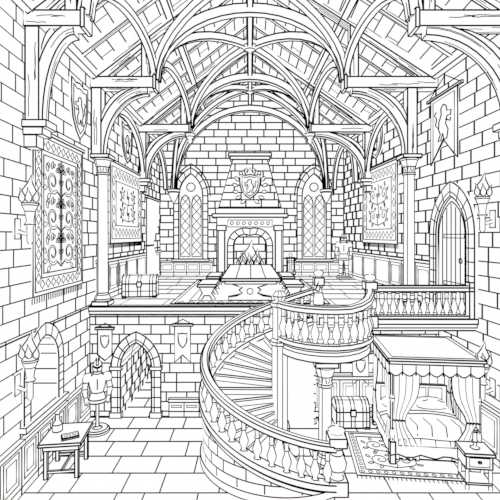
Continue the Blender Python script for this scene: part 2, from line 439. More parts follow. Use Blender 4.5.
def column(name,x,y,z0,z1,r):
    b=B(name)
    b.bx(x-r*1.6,x+r*1.6,y-r*1.6,y+r*1.6,z0,z0+.12)
    H=z1-z0
    b.lathe((x,y,z0),[(r*1.45,.12),(r*1.5,.18),(r*1.4,.24),(r*1.1,.3),(r,.36),(r*.93,H-.6),(r*1.15,H-.58),(r*1.15,H-.52),(r,.0+H-.5),(r*1.15,H-.35),(r*1.55,H-.15),(r*1.7,H-.13),(r*1.7,H-.1)],n=16,rings=(0,1,3,4,6,7,9,10,12),extra=(-.9,))
    k=6
    for i in range(k):
        a=2*pi*i/k+.2
        pts=[(x+rr*math.cos(a+da),y+rr*math.sin(a+da),z0+H+dz) for rr,da,dz in((r*1.05,-.35,-.48),(r*1.25,0,-.2),(r*1.05,.35,-.48))]
        b.line(pts,.8)
    b.bx(x-r*1.8,x+r*1.8,y-r*1.8,y+r*1.8,z1-.1,z1)
    b.done()
column('stone_column',-4.4,11.95,ZG,7.65,.15)
column('stone_column',4.75,11.95,ZG,7.65,.15)
column('stone_column',1.7,9.05,0,2.45,.14)
# ------------------------------------------------------------------ staircase
ST=empty('spiral_staircase',(SC[0],SC[1],0))
T0=-57.0; TT=250.0; NS=16; RS=2.8/NS
def pol(r,th): a=math.radians(T0-th); return (SC[0]+r*math.cos(a),SC[1]+r*math.sin(a))
def hz(th): return .12+2.8*th/TT
b=B('steps',ST)
for k in range(NS):
    t0=TT*k/NS;t1=TT*(k+1)/NS;z=RS*(k+1); zb=max(0,z-.36)
    ths=[t0-1+(t1-t0+1)*i/4 for i in range(5)]
    O=[pol(SR-.02,t) for t in ths]; I=[pol(.13,t) for t in (t1,t0-1)]
    pts=O+I
    b.face([(x,y,z) for x,y in pts]); b.face([(x,y,zb) for x,y in pts][::-1])
    for i in range(len(pts)):
        p,q=pts[i],pts[(i+1)%len(pts)]
        b.face([(*p,zb),(*q,zb),(*q,z),(*p,z)])
    b.line([(x,y,z) for x,y in pts],.9,True)
    p,q=O[0],I[1]; b.line([(*p,z-.05),(*q,z-.05)],.7); b.line([(*p,z-RS),(*q,z-RS)],.8)
b.done()
b=B('stair_wall',ST,mats=[M_CYL])
n=66
for i in range(n):
    t0=TT*i/n;t1=TT*(i+1)/n
    for r,m in((SR+.08,2),(SR-.04,0)):
        p,q=pol(r,t0),pol(r,t1)
        b.face([(*p,0),(*q,0),(*q,hz(t1)),(*p,hz(t0))],m)
b.line([(*pol(SR+.08,TT*i/n),0.01) for i in range(n+1)])
b.sweep([(*pol(SR+.03,TT*i/n),hz(TT*i/n)+.03) for i in range(n+1)],.26,.12)
b.sweep([(*pol(SR+.06,TT*i/n),hz(TT*i/n)-.12) for i in range(n+1)],.1,.08,lwid=.8)
b.sweep([(*pol(SR+.08,TT*i/n),.08) for i in range(n+1)],.1,.16,lwid=.8)
p,q=pol(SR+.08,0),pol(SR-.04,0); b.face([(*p,0),(*q,0),(*q,hz(0)),(*p,hz(0))])
b.done()
BP=[(.05,0),(.05,.05),(.03,.07),(.035,.12),(.062,.2),(.066,.28),(.045,.38),(.026,.46),(.024,.5),(.042,.53),(.024,.56),(.03,.66),(.045,.72),(.045,.76)]
def baluster(b,x,y,z,h,w=.85,k=1.0):
    b.lathe((x,y,z),[(r*k,q*h/.76) for r,q in BP],n=8,rings=(1,9,12),w=w)
def newel(b,x,y,z,h,r=.1):
    b.bx(x-r*1.2,x+r*1.2,y-r*1.2,y+r*1.2,z,z+h*.22)
    b.lathe((x,y,z),[(r*.9,h*.22),(r*.7,h*.27),(r*1.1,h*.36),(r*1.2,h*.45),(r*.8,h*.58),(r*.6,h*.66),(r*.95,h*.68),(r*.95,h*.71),(r*.7,h*.72)],n=12,rings=(0,2,4,6,7))
    b.bx(x-r*1.1,x+r*1.1,y-r*1.1,y+r*1.1,z+h*.72,z+h*.86)
    b.lathe((x,y,z),[(r*.6,h*.86),(r*.5,h*.88),(r*.95,h*.92),(r*1.05,h*.95),(r*.8,h*.985),(r*.2,h)],n=12,rings=(1,))
b=B('stair_balustrade',ST)
NB=27
for i in range(NB):
    t=5+(TT-8)*i/(NB-1); x,y=pol(SR+.03,t); baluster(b,x,y,hz(t)+.09,.66,k=1.3)
b.sweep([(*pol(SR+.03,TT*i/n),hz(TT*i/n)+.8) for i in range(n+1)],.2,.1)
b.sweep([(*pol(SR+.03,TT*i/n),hz(TT*i/n)+.87) for i in range(n+1)],.12,.06,lwid=.8)
x,y=pol(SR+.03,-3); newel(b,x,y,0,1.35,.16)
p=pol(SR+.03,TT); e=(1.92,11.2)
b.sweep([(*p,hz(TT)+.82),(*e,4.0)],.2,.12)
newel(b,e[0],e[1],2.8,1.5,.12)
b.done()
b=B('centre_newel',ST)
b.lathe((SC[0],SC[1],0),[(.24,0),(.24,.1),(.18,.2),(.18,2.6),(.23,2.64),(.23,2.72),(.16,2.78),(.16,3.5),(.22,3.56),(.22,3.65),(.1,3.7),(.16,3.8),(.1,3.9),(.02,3.93)],n=16,rings=(1,2,4,5,6,8,9,11),extra=(-1.2,-1.9))
b.done()
LC=[(.74,9.62),(.87,9.36),(1.05,9.12),(1.3,8.93),(1.6,8.82),(1.9,8.8),(2.2,8.88),(2.48,9.06),(2.72,9.33),(2.88,9.62),(2.98,9.95)]
b=B('landing',ST)
PP=LC+[(2.98,11.3),(XN,11.3),(1.79,11.12)]
b.face([(x,y,2.8) for x,y in PP],0); b.face([(x,y,2.45) for x,y in PP][::-1])
for i in range(len(PP)):
    p,q=PP[i],PP[(i+1)%len(PP)]; b.face([(*p,2.45),(*q,2.45),(*q,2.8),(*p,2.8)])
for z in(2.68,2.6,2.45): b.line([(x,y,z) for x,y in LC],1.0 if z==2.45 else .8)
b.sweep([(x,y,2.8) for x,y in LC],.16,.1)
b.line([(x,y,2.8) for x,y in PP],.9,True)
b.bx(XN+.05,2.98,11.0,11.32,2.8,3.0)
for y in(9.5,10.2,10.7): b.line([(1.0+(y-9.5)*.6,y,2.8),(2.8,y,2.8)],.8)
for x in(1.4,2.1): b.line([(x,9.2,2.8),(x,10.4+(x-1.4)*.8,2.8)],.8)
b.done()
b=B('landing_balustrade',ST)
def along(path,step):
    out=[];d=step/2
    for p,q in zip(path,path[1:]):
        p=V(p);q=V(q);l=(q-p).length
        while d<l: out.append(p.lerp(q,d/l)); d+=step
        d-=l
    return out
for p in along([(x,y,2.84) for x,y in LC],.235): baluster(b,p.x,p.y,2.84,.74,k=1.3)
RZ=[3.6]*7+[3.64,3.7,3.8,3.9]
b.sweep([(x,y,z) for (x,y),z in zip(LC,RZ)],.2,.1); b.sweep([(x,y,z+.07) for (x,y),z in zip(LC,RZ)],.12,.06,lwid=.8)
newel(b,2.98,9.95,3.0,1.3,.13)
b.done()
b=B('gallery_railing')
xe=XR(9.95)
for p in along([(3.1,9.98,3.24),(xe-.2,9.98,3.24)],.19): baluster(b,p.x,p.y,3.26,.62,k=1.05)
b.bx(3.05,xe,9.9,10.06,3.2,3.27);b.bx(3.05,xe,9.88,10.08,3.88,3.97);b.bx(3.05,xe,9.92,10.04,3.97,4.02,w=.8)
b.bx(xe-.2,xe-.02,9.88,10.06,3.2,4.1)
b.done()
# ------------------------------------------------------------------ fireplace
FP=empty('stone_fireplace',(0,20.3,ZG))
b=B('chimney_hood',FP,mats=[M_BACK])
yf=19.85
PF=Pl((0,yf,0),(1,0,0),(0,0,1),(0,-1,0))
A=arch(0,.82,ZG,4.75,.5)
F=[(-1.65,ZG)]+A+[(1.65,ZG),(1.65,6.15),(-1.65,6.15)]
b.face([PF.at(x,z) for x,z in F],0); pline(b,PF,[(-1.65,ZG),(-1.65,6.15),(1.65,6.15),(1.65,ZG)],0)
for sg in(-1,1):
    b.face([(sg*1.65,yf,ZG),(sg*1.65,YB,ZG),(sg*1.65,YB,6.15),(sg*1.65,yf,6.15)])
for i in range(len(A)-1): b.face([PF.at(*A[i],0),PF.at(*A[i],-.7),PF.at(*A[i+1],-.7),PF.at(*A[i+1],0)])
b.face([PF.at(*p,-.7) for p in A],2); pline(b,PF,A,-.69,.8)
surround(b,PF,0,.82,.3,ZG,4.75,.5,.06,courses=5,w=.9)
for sg in(-1,1):
    b.bx(sg*1.2,sg*1.62,yf-.2,yf,ZG,ZG+.25,w=.9); b.bx(sg*1.25,sg*1.57,yf-.15,yf,ZG+.25,5.5,w=.9); b.bx(sg*1.18,sg*1.64,yf-.22,yf,5.5,5.75,w=.9)
pline(b,PF,rect(-1.1,1.1,5.68,6.02),.03,.8,True)
for i in range(7): pline(b,PF,spiral(-.9+i*.3,5.85,.1,1,0,n=8,r1=.5),.03,.6)
b.bx(-1.85,1.85,yf-.3,YB,6.15,6.32);b.bx(-1.7,1.7,yf-.15,YB,6.32,6.6,w=.8)
bz,tz=6.6,9.1
bt=[(-1.55,yf-.05),(1.55,yf-.05),(1.55,YB),(-1.55,YB)];tp=[(-.88,yf+.45),(.88,yf+.45),(.88,YB),(-.88,YB)]
for i in range(4):
    j=(i+1)%4
    b.face([(*bt[i],bz),(*bt[j],bz),(*tp[j],tz),(*tp[i],tz)],2 if i==0 else 0,True)
b.bx(-1.0,1.0,yf+.35,YB,tz,tz+.16,w=.9);b.bx(-1.08,1.08,yf+.28,YB,tz+.16,tz+.32,w=.9)
b.done()
def shield2(cx,cy,w,h):
    R=[(0,.5),(.25,.46),(.5,.5),(.5,.1),(.42,-.18),(.22,-.38),(0,-.5)]
    return [(cx+x*w,cy+y*h) for x,y in R]+[(cx-x*w,cy+y*h) for x,y in R[-2:0:-1]]
def lion(b,pl,cx,cy,s,d,w=.8):
    P=[(-.15,-.4),(-.2,-.2),(-.1,-.05),(-.16,.12),(-.3,.1),(-.32,.2),(-.15,.24),(-.12,.36),(0,.42),(.1,.34),(.08,.2),(.18,.05),(.2,-.12),(.12,-.25),(.22,-.4),(.1,-.4),(.02,-.25),(-.04,-.4)]
    pline(b,pl,[(cx+x*s,cy+y*s) for x,y in P],d,w,True)
    pline(b,pl,[(cx+x*s,cy+y*s) for x,y in((.2,-.1),(.33,0),(.28,.15),(.38,.26),(.3,.32))],d,w)
    pline(b,pl,[(cx+x*s,cy+y*s) for x,y in((-.1,.05),(-.28,-.03),(-.3,.04))],d,w)
b=B('coat_of_arms',FP)
n_=V((0,-2.55,.5)).normalized(); u_=V((0,.5,2.55)).normalized()
PC=Pl((0,yf+.16,7.68),(1,0,0),u_,n_)
panel(b,PC,shield2(0,0,1.0,1.25),0,.09); pline(b,PC,shield2(0,0,.8,1.02),.1,.7,True); lion(b,PC,0,.02,.85,.1)
for sg in(-1,1):
    for k in range(7):
        a=(-1.2+k*.4); x=sg*.6*math.cos(a);y=.72*math.sin(a)
        ang=a+.5 if sg>0 else pi-a-.5
        panel(b,PC,leaf(x,y,.32,ang),0,.06,w=.75)
panel(b,PC,[(-.24,.62),(.24,.62),(.32,.92),(.12,.76),(0,1.0),(-.12,.76),(-.32,.92)],0,.06,w=.8)
b.done()
b=B('hearth_fire',FP)
for i in range(3): b.tube([(-.55+.1*i,19.95+.13*i,ZG+.12+.1*(i%2)),(.5-.05*i,19.98+.12*i,ZG+.14+.12*(i%2))],[.09,.09],n=8,rings=(0,1),w=.9)
for x,h in((-.35,.9),(0,1.4),(.33,.95)): flame(b,(x,20.1,ZG+.45),h)
for sg in(-1,1):
    b.lathe((sg*.62,19.75,ZG),[(.06,0),(.03,.08),(.03,.5),(.06,.55),(.07,.62),(.02,.7)],n=8,w=.8)
b.done()
b=B('fire_irons_stand')
b.lathe((2.0,19.7,ZG),[(.22,0),(.2,.05),(.03,.08),(.03,1.05),(.08,1.1),(.02,1.2)],n=10,rings=(0,),w=.8)
b.sweep([(1.78,19.7,4.15),(2.22,19.7,4.15)],.04,.04,lwid=.8)
for x in(1.82,2.18):
    b.line([(x,19.68,4.15),(x,19.68,3.5)],1.2); b.box((x,19.68,3.42),(.1,.04,.16),w=.8)
b.done()
# ------------------------------------------------------------------ tapestries
def scrollwork(b,pl,x0,x1,y0,y1,d,w=.7):
    W=x1-x0;H=y1-y0;cx=(x0+x1)/2
    n=max(2,round(H/(W*.55))); s=H/n
    pts=[(cx+.04*W*math.sin(i*pi/3),y0+H*i/(6*n)) for i in range(6*n+1)]
    pline(b,pl,pts,d,w)
    for k in range(n):
        cy=y0+s*(k+.5)
        for sg in(-1,1):
            r=min(W*.2,s*.36)
            S=spiral(cx+sg*W*.25,cy,r,1.5,-pi/2,sg,n=18)
            pline(b,pl,[(cx,cy-s*.48)]+S,d,w)
            for a in(.3,1.2,2.2,-.7,-1.6):
                aa=a if sg>0 else pi-a
                pline(b,pl,leaf(cx+sg*W*.25+r*math.cos(aa),cy+r*math.sin(aa),r*.6,aa+sg*.6),d,w,True)
        for a in(.6,pi-.6): pline(b,pl,leaf(cx,cy-s*.1,s*.26,a),d,w,True)
def damask(b,pl,x0,x1,y0,y1,d,w):
    """mirror-symmetric foliage: central stem with big curled acanthus scrolls"""
    W=x1-x0;H=y1-y0;cx=(x0+x1)/2;U=H/3
    def m(P,closed=False,ww=w):
        for sg in(-1,1): pline(b,pl,[(cx+sg*x,y) for x,y in P],d,ww,closed)
    m([(.0,y0),(.0,y1)]); m([(.03*W,y0+U*.2),(.03*W,y1-U*.3)],False,w*.8)
    for k in range(3):
        c=y0+U*(k+.42)
        R=W*.2
        # outer scroll (closed band): outline two offset spirals
        A=spiral(W*.27,c,R,1.35,-pi*.75,1,n=18,r1=.22); A2=spiral(W*.27,c,R*.78,1.3,-pi*.75,1,n=16,r1=.22)
        m([(0,c-U*.4)]+A); m([(.03*W,c-U*.33)]+A2,False,w*.8)
        # leaves around scroll
        for a in(-1.2,-.55,.1,.75,1.4,2.1):
            m(leaf(W*.27+R*math.cos(a),c+R*math.sin(a),W*.13,a+.5,.32),True,w*.9)
        # palmette on stem between scrolls
        for a,L in((pi/2,.2),(1.05,.18),(.5,.15)):
            m(leaf(0,c+U*.3,W*L,a,.28),True)
        m(leaf(.0,c-U*.05,W*.11,.9,.3),True)
        m(spiral(W*.4,c+U*.42,W*.055,1.3,0,1,n=12)); m(leaf(W*.27,c+U*.4,W*.1,2.4,.3),True)
def tapestry(name,pl,a0,a1,z0,z1,w=.8,kind=0):
    b=B(name); panel(b,pl,rect(a0,a1,z0,z1),.02,.06,w=1.1)
    m=(a1-a0)*.05
    for k in((.7,3,3.8) if kind==0 else (.8,3.2)): pline(b,pl,rect(a0+m*k*.9,a1-m*k*.9,z0+m*k,z1-m*k),.065,w*1.1,True)
    W=a1-a0;H=z1-z0; nn=int(H/(m*2.4)) if kind==0 else int(H/(m*3))
    for i in range(nn):
        z=z0+m*2+(H-m*4)*(i+.5)/nn
        for x in(a0+m*1.7,a1-m*1.7):
            pline(b,pl,[(x-m*.8,z),(x,z+m*.9),(x+m*.8,z),(x,z-m*.9)],.065,w*.7,True)
    nn=int(W/(m*2.4))
    for i in range(nn):
        x=a0+m*2+(W-m*4)*(i+.5)/nn
        for z in(z0+m*1.9,z1-m*1.9):
            pline(b,pl,[(x-m*.8,z),(x,z+m*.8),(x+m*.8,z),(x,z-m*.8)],.065,w*.7,True)
    if kind==0: damask(b,pl,a0+m*4,a1-m*4,z0+m*4.4,z1-m*4.4,.065,w*.72)
    else: scrollwork(b,pl,a0+m*3.6,a1-m*3.6,z0+m*4,z1-m*4,.065,w*.85)
    k=int(W/.1)
    for i in range(k+1):
        x=a0+W*i/k; pline(b,pl,[(x,z0),(x,z0-.16)],.04,w*.7)
    b.sweep([pl.at(a0-.08,z1+.03,.06),pl.at(a1+.08,z1+.03,.06)],.06,.07,lwid=.9)
    b.done()
tapestry('woven_tapestry',PL_L,8.5,11.0,3.95,7.55,w=.95)
tapestry('woven_tapestry',PL_L,13.2,17.0,5.0,7.75,w=.75,kind=1)
tapestry('woven_tapestry',PL_R,14.3,17.8,4.95,8.0,w=.75,kind=1)
def shieldobj(name,pl,a,z,w,h):
    b=B(name); panel(b,pl,shield2(a,z,w,h),.02,.1); pline(b,pl,shield2(a,z,w*.8,h*.8),.11,.8,True)
    lion(b,pl,a,z,h*.6,.11,.8); b.done()
shieldobj('heraldic_shield',PL_L,10.75,8.6,1.0,1.5)
shieldobj('heraldic_shield',PL_L,14.9,8.65,1.2,1.4)
shieldobj('heraldic_shield',PL_R,16.2,9.0,1.3,1.3)
def banner(name,pl,a,z0,z1,w,tails=2,d=.08,bird=False):
    b=B(name)
    if tails==2: P=[(a-w/2,z1),(a-w/2,z0),(a,z0+w*.45),(a+w/2,z0),(a+w/2,z1)]
    else: P=[(a-w/2,z1),(a-w/2,z0+w*.4),(a,z0),(a+w/2,z0+w*.4),(a+w/2,z1)]
    panel(b,pl,P,d-.04,d,w=1.2)
    q=.8; c=(z0+z1)/2
    if bird: pline(b,pl,[(a+(x-a)*q,c+(z-c)*.9) for x,z in P],d+.01,.7,True); lion(b,pl,a,c+.15,w*.9,d+.01,.9)
    else: pline(b,pl,shield2(a,c+.1*(z1-z0),w*.55,(z1-z0)*.4),d+.01,.9,True)
    b.sweep([pl.at(a-w*.65,z1+.03,d),pl.at(a+w*.65,z1+.03,d)],.06,.06,lwid=1)
    b.line([pl.at(a-w*.6,z1+.05,d),pl.at(a,z1+w*.4,d*.5),pl.at(a+w*.6,z1+.05,d)],.7)
    b.done()
banner('hanging_banner',PL_R,11.3,7.35,9.25,1.35,bird=True)
banner('small_banner',PL_G,-4.2,1.65,2.55,.42,1)
banner('small_banner',PL_G,-1.95,1.6,2.65,.46,2)
banner('small_banner',PL_G,3.2,.95,1.85,.46,2)
def torch(name,pl,a,z):
    b=B(name)
    c=pl.at(a,z,.3)
    panel(b,pl,rect(a-.09,a+.09,z-.45,z-.05),0,.05,w=.9)
    b.tube([pl.at(a,z-.3,.05),pl.at(a,z-.35,.22),c+V((0,0,-.2))],[.035,.035,.035],n=6,w=.8)
    b.lathe((c.x,c.y,c.z),[(.02,-.55),(.05,-.5),(.05,-.2),(.1,-.16),(.06,-.1),(.09,.1),(.14,.22),(.15,.26),(.12,.28)],n=10,rings=(3,5,6,7),w=.9)
    flame(b,(c.x,c.y,c.z+.27),.55)
    b.done()
torch('wall_torch',PL_L,7.95,5.65); torch('wall_torch',PL_L,7.95,2.55)
torch('wall_torch',PL_R,9.3,5.9); torch('wall_torch',PL_R,9.3,2.0)
# ------------------------------------------------------------------ gallery furniture
b=B('gallery_rug')
PLF=Pl((0,0,ZG),(1,0,0),(0,1,0),(0,0,1))
panel(b,PLF,rect(-2.4,2.4,12.0,18.2),0,.015,w=1.1)
for m in(.12,.5): pline(b,PLF,rect(-2.4+m,2.4-m,12.0+m*1.1,18.2-m*2),.018,.8,True)
for i in range(15):
    x=-2.2+i*.3; pline(b,PLF,[(x,12.18),(x+.1,12.48),(x+.2,12.18)],.018,.6)
b.done()
ZGR=ZG+.015
b=B('dining_table')
x0,x1,y0,y1,zt=-.9,.95,12.35,18.0,3.93
b.bx(x0,x1,y0,y1,zt-.08,zt,w=1.2)
for i in range(1,4): b.line([(x0+(x1-x0)*i/4,y0,zt),(x0+(x1-x0)*i/4,y1,zt)],.7)
b.bx(x0+.12,x1-.12,y0+.12,y1-.12,zt-.18,zt-.08,w=.8)
for y in(12.75,17.3):
    PT_=Pl((0,y,ZGR),(1,0,0),(0,0,1),(0,-1,0))
    h=[(-.68,0),(-.68,.1),(-.42,.14),(-.24,.22),(-.34,.32),(-.24,.4),(-.42,.46),(-.68,.54)]
    P=h+[(-x,z) for x,z in h[::-1]]
    panel(b,PT_,P,-.08,.08,back=True,w=1.1)
    pline(b,PT_,spiral(0,.28,.1,1,0,n=8,r1=1),.085,.7,True)
b.bx(-.06,.06,12.83,17.2,ZG+.15,ZG+.27,w=.9)
b.done()
def bench(name,x,y0,y1,w=.5):
    b=B(name); b.bx(x-w/2,x+w/2,y0,y1,ZG+.42,ZG+.5,w=1.1)
    for y in(y0+.12,y1-.12):
        PT_=Pl((x,y,ZGR),(1,0,0),(0,0,1),(0,-1,0)); k=w/2
        P=[(-k*.95,0),(-k*.5,.0),(-k*.3,.12),(k*.3,.12),(k*.5,0),(k*.95,0),(k*.5,.2),(k*.85,.405),(-k*.85,.405),(-k*.5,.2)]
        panel(b,PT_,P,-.05,.05)
    b.done()
bench('wooden_bench',-1.38,12.75,14.1,.6); bench('wooden_bench',1.42,12.75,14.1,.6)
bench('wooden_bench',-1.4,15.2,16.8); bench('wooden_bench',1.45,15.2,16.8)
def chest(name,x0,x1,y0,y1,z0,h,rot=0):
    b=B(name); cx,cy=(x0+x1)/2,(y0+y1)/2
    b.M=Matrix.Translation((cx,cy,z0))@Matrix.Rotation(rot,4,'Z')
    X=(x1-x0)/2;Y=(y1-y0)/2
    b.bx(-X,X,-Y,Y,0.04,h*.62)
    n=8; A=[(Y*math.cos(pi-pi*i/n),h*.62+h*.38*math.sin(pi*i/n)) for i in range(n+1)]
    for i in range(n): b.face([(-X,*A[i]),(X,*A[i]),(X,*A[i+1]),(-X,*A[i+1])])
    for sx in(-X,X): b.face([(sx,*p) for p in A],0,True)
    for f in(-.7,0,.7):
        for dx in(-.05,.05):
            b.line([(X*f+dx,-Y-.005,.05)]+[(X*f+dx,*p) for p in A[:6]],.7)
    b.line([(-X,*A[3]),(X,*A[3])],.6)
    b.line([(-X,*A[5]),(X,*A[5])],.8)
    b.line([(-X,-Y-.01,h*.3),(X,-Y-.01,h*.3)],.6)
    b.box((0,-Y-.02,h*.6),(.14,.04,.16),w=.9)
    for sx in(-1,1):
        for sy in(-1,1): b.box((sx*(X-.06),sy*(Y-.06),.03),(.12,.12,.06),w=.8)
    b.done()
chest('treasure_chest',-4.25,-3.15,13.2,13.85,ZG,.75,.12)
chest('treasure_chest',2.35,3.25,10.85,11.45,0,.75,0)
def drape(b,P0,P1,z0,z1,folds,amp,tie=None,tw=.35,w=.8,anchor=0.0,rows=14):
    P0=V(P0);P1=V(P1); d=(P1-P0); nrm=V((-d.y,d.x,0)).normalized(); cols=folds*4
    G=[]
    for r in range(rows+1):
        v=r/rows; z=z0+(z1-z0)*v
        s=1.0
        if tie is not None:
            s=1-(1-tw)*math.exp(-((v-tie)/.2)**2)
        row=[]
        for c in range(cols+1):
            u=c/cols; uu=anchor+(u-anchor)*s
            p=P0+d*uu+nrm*(amp*math.sin(u*folds*2*pi))*(.5+.5*s)
            row.append(V((p.x,p.y,z)))
        G.append(row)
    for r in range(rows):
        for c in range(cols): b.face([G[r][c],G[r][c+1],G[r+1][c+1],G[r+1][c]])
    for c in range(0,cols+1,4 if folds>3 else 2): b.line([G[r][c] for r in range(rows+1)],w if c in(0,cols) else w*.75)
    b.line(G[0],w);b.line(G[-1],w)
    if tie is not None:
        r=round(tie*rows); b.line([p+V((0,-.02,0)) for p in G[r]],w*1.6)
b=B('window_curtain')
drape(b,(-4.5,17.4,0),(-4.5,19.6,0),3.25,6.9,6,.07,.45,.5)
b.sweep([(-4.5,17.3,6.95),(-4.5,19.9,6.95)],.08,.08,lwid=.9); b.done()
# ------------------------------------------------------------------ knight armour
def knight(name,x,y,z,H,rot,legs=True,w0=1.0):
    b=B(name); k=H/1.9; b.lw=LWG*w0
    b.M=Matrix.Translation((x,y,z))@Matrix.Rotation(rot,4,'Z')@Matrix.Scale(k,4)
    b.lathe((0,0,0),[(.3,0),(.3,.06),(.26,.1)],n=16,rings=(0,1,2))
    if legs:
        for s in(-1,1):
            b.tube([(s*.1,0,.92),(s*.115,-.01,.7),(s*.12,-.02,.55),(s*.12,-.03,.5),(s*.12,-.01,.44),(s*.125,.01,.34),(s*.125,.01,.2),(s*.125,0,.14)],[.1,.09,.068,.078,.062,.07,.05,.055],n=10,rings=(2,4,6),w=.9,hint=(0,1,0))
            b.tube([(s*.125,.06,.14),(s*.13,-.02,.15),(s*.135,-.12,.13),(s*.14,-.22,.115)],[(.045,.04),(.055,.05),(.05,.035),(.02,.015)],n=8,rings=(1,),w=.9)
    else:
        b.lathe((0,0,0),[(.12,.1),(.045,.14),(.03,.2),(.03,.8),(.05,.85)],n=8,rings=(0,1))
    b.tube([(0,0,.78),(0,0,.86),(0,0,.95),(0,0,1.04),(0,0,1.1),(0,-.01,1.2),(0,-.015,1.32),(0,0,1.42),(0,0,1.48),(0,0,1.52),(0,0,1.57)],
           [(.21,.16),(.2,.15),(.18,.14),(.145,.115),(.15,.12),(.185,.15),(.2,.15),(.19,.12),(.13,.1),(.075,.075),(.07,.075)],n=16,rings=(0,1,3,9),hint=(0,1,0),straight=True)
    b.line([(0,-.165,1.42),(0,-.175,1.3),(0,-.15,1.15)],.7)
    for s in(-1,1):
        b.tube([(s*.17,0,1.49),(s*.24,0,1.46),(s*.27,0,1.38),(s*.275,0,1.32)],[.06,.095,.09,.07],n=10,rings=(3,),w=.9,hint=(0,1,0))
        el=(s*.31,.02,1.12); wr=(s*.27,-.16,.95)
        b.tube([(s*.275,0,1.34),(s*.295,.01,1.22),el,(s*.3,-.05,1.06),wr],[.06,.055,.068,.055,.038],n=10,rings=(2,),w=.9,hint=(0,1,0))
        b.tube([wr,(s*.265,-.2,.92),(s*.26,-.23,.88)],[(.05,.05),(.042,.03),(.04,.025)],n=8,rings=(0,),w=.8)
        for f in range(4):
            xx=s*.26+(-.033+.022*f)
            Lf=(.075,.085,.08,.065)[f]
            b.tube([(xx,-.225,.885),(xx,-.25,.86),(xx*1.0,-.245,.885-Lf)],[.011,.0105,.008],n=6,w=.4)
        b.tube([(s*.225,-.2,.92),(s*.2,-.225,.89),(s*.205,-.24,.86)],[.012,.011,.008],n=6,w=.4)
    b.tube([(0,0,1.54),(0,-.01,1.6),(0,-.012,1.68),(0,-.005,1.76),(0,0,1.83),(0,0,1.875),(0,0,1.89)],[(.085,.09),(.1,.12),(.108,.125),(.105,.12),(.08,.09),(.04,.05),(.005,.006)],n=14,rings=(1,),hint=(0,1,0),straight=True)
    b.line([(-.1,-.06,1.73),(-.05,-.125,1.715),(0,-.15,1.71),(.05,-.125,1.715),(.1,-.06,1.73)],1.4)
    b.line([(0,-.15,1.71),(0,-.15,1.6)],.7)
    b.sweep([(0,.1,1.75),(0,.06,1.87),(0,0,1.91),(0,-.07,1.86),(0,-.115,1.77)],.02,.05,hint=(1,0,0),lwid=.8)
    b.done()
knight('suit_of_armor',-4.1,10.75,0,1.95,.35,legs=False,w0=1.1)
knight('suit_of_armor',4.5,19.2,ZG,2.15,-.2,legs=True,w0=.85)
# ------------------------------------------------------------------ side table left
b=B('side_table')
b.M=Matrix.Translation((-4.13,9.05,0))@Matrix.Rotation(.12,4,'Z')
b.bx(-.45,.42,-.48,.48,.74,.8); b.bx(-.38,.36,-.41,.41,.62,.74,w=.8)
for sx in(-.33,.31):
    for sy in(-.36,.36): b.bx(sx-.035,sx+.035,sy-.035,sy+.035,0,.62,w=.9)
for sy in(-.36,.36): b.bx(-.33,.31,sy-.02,sy+.02,.12,.17,w=.7)
b.bx(-.03,.0,-.36,.36,.12,.17,w=.7)
b.done()
b=B('glass_bottle'); b.lathe((-4.38,9.1,.802),[(.08,0),(.1,.03),(.1,.18),(.035,.27),(.032,.4),(.045,.41),(.045,.45)],n=12,rings=(1,2,5)); b.done()
b=B('open_book'); b.M=Matrix.Translation((-3.98,8.85,.81))@Matrix.Rotation(.5,4,'Z')
b.bx(-.17,.17,-.11,.11,0,.03,w=.8)
for sg in(-1,1): b.face([(0,-.1,.04),(sg*.16,-.1,.05),(sg*.16,.1,.05),(0,.1,.04)],0,True,.7)
for i in range(2):
    for sg in(-1,1): b.line([(sg*.03,-.04+.07*i,.05),(sg*.13,-.04+.07*i,.056)],.4)
b.done()
# ------------------------------------------------------------------ bed
BD=empty('canopy_bed',(4.4,10.15,0))
BM=Matrix.Translation((4.33,10.1,0.02))@Matrix.Rotation(-.1,4,'Z')
W2,L2=.95,.95; HC=2.3
b=B('bed_frame',BD); b.M=BM
for sx in(-1,1):
    for sy in(-1,1):
        x,y=sx*W2,sy*L2
        b.bx(x-.06,x+.06,y-.06,y+.06,0,.5)
        b.lathe((x,y,0),[(.05,.5),(.035,.55),(.055,.68),(.035,.8),(.035,1.4),(.055,1.5),(.03,1.6),(.03,HC)],n=8,rings=(0,3,5),w=.9)
b.bx(-W2,W2,-L2-.03,-L2+.03,.12,.42); b.bx(-W2-.03,-W2+.03,-L2,L2,.12,.42); b.bx(W2-.03,W2+.03,-L2,L2,.12,.42)
b.bx(-W2,W2,L2-.04,L2+.04,.2,1.15)
for i in range(4): x=-W2+.15+i*.42; b.line([(x,L2-.05,.7),(x,L2-.05,1.08),(x+.36,L2-.05,1.08),(x+.36,L2-.05,.7)],.7)
b.done()
b=B('mattress_and_blanket',BD); b.M=BM
nx,ny=12,10; G=[]
for j in range(ny+1):
    row=[]
    for i in range(nx+1):
        u=-1+2*i/nx; v=-1+2*j/ny
        x=u*(W2+.02); y=v*L2-.02
        z=.66-.1*abs(u)**6-.08*(abs(v)**6 if v<0 else 0)+.015*math.sin(5*u+3*v)
        row.append((x,y,z))
    G.append(row)
for j in range(ny):
    for i in range(nx): b.face([G[j][i],G[j][i+1],G[j+1][i+1],G[j+1][i]])
def skirt(P,zb):
    n=len(P); Q=[]
    for i,p in enumerate(P): Q.append((p[0]*(1.04),p[1]*1.05,zb+.04*math.sin(i*1.9)))
    for i in range(n-1): b.face([P[i],P[i+1],Q[i+1],Q[i]])
    b.line(Q,.9); b.line(P,.6)
    for i in range(0,n,2): b.line([P[i],tuple((a+c)/2+.01 for a,c in zip(P[i],Q[i]))],.6)
skirt(G[0],.2); skirt([r[0] for r in G],.2); skirt([r[-1] for r in G],.2)
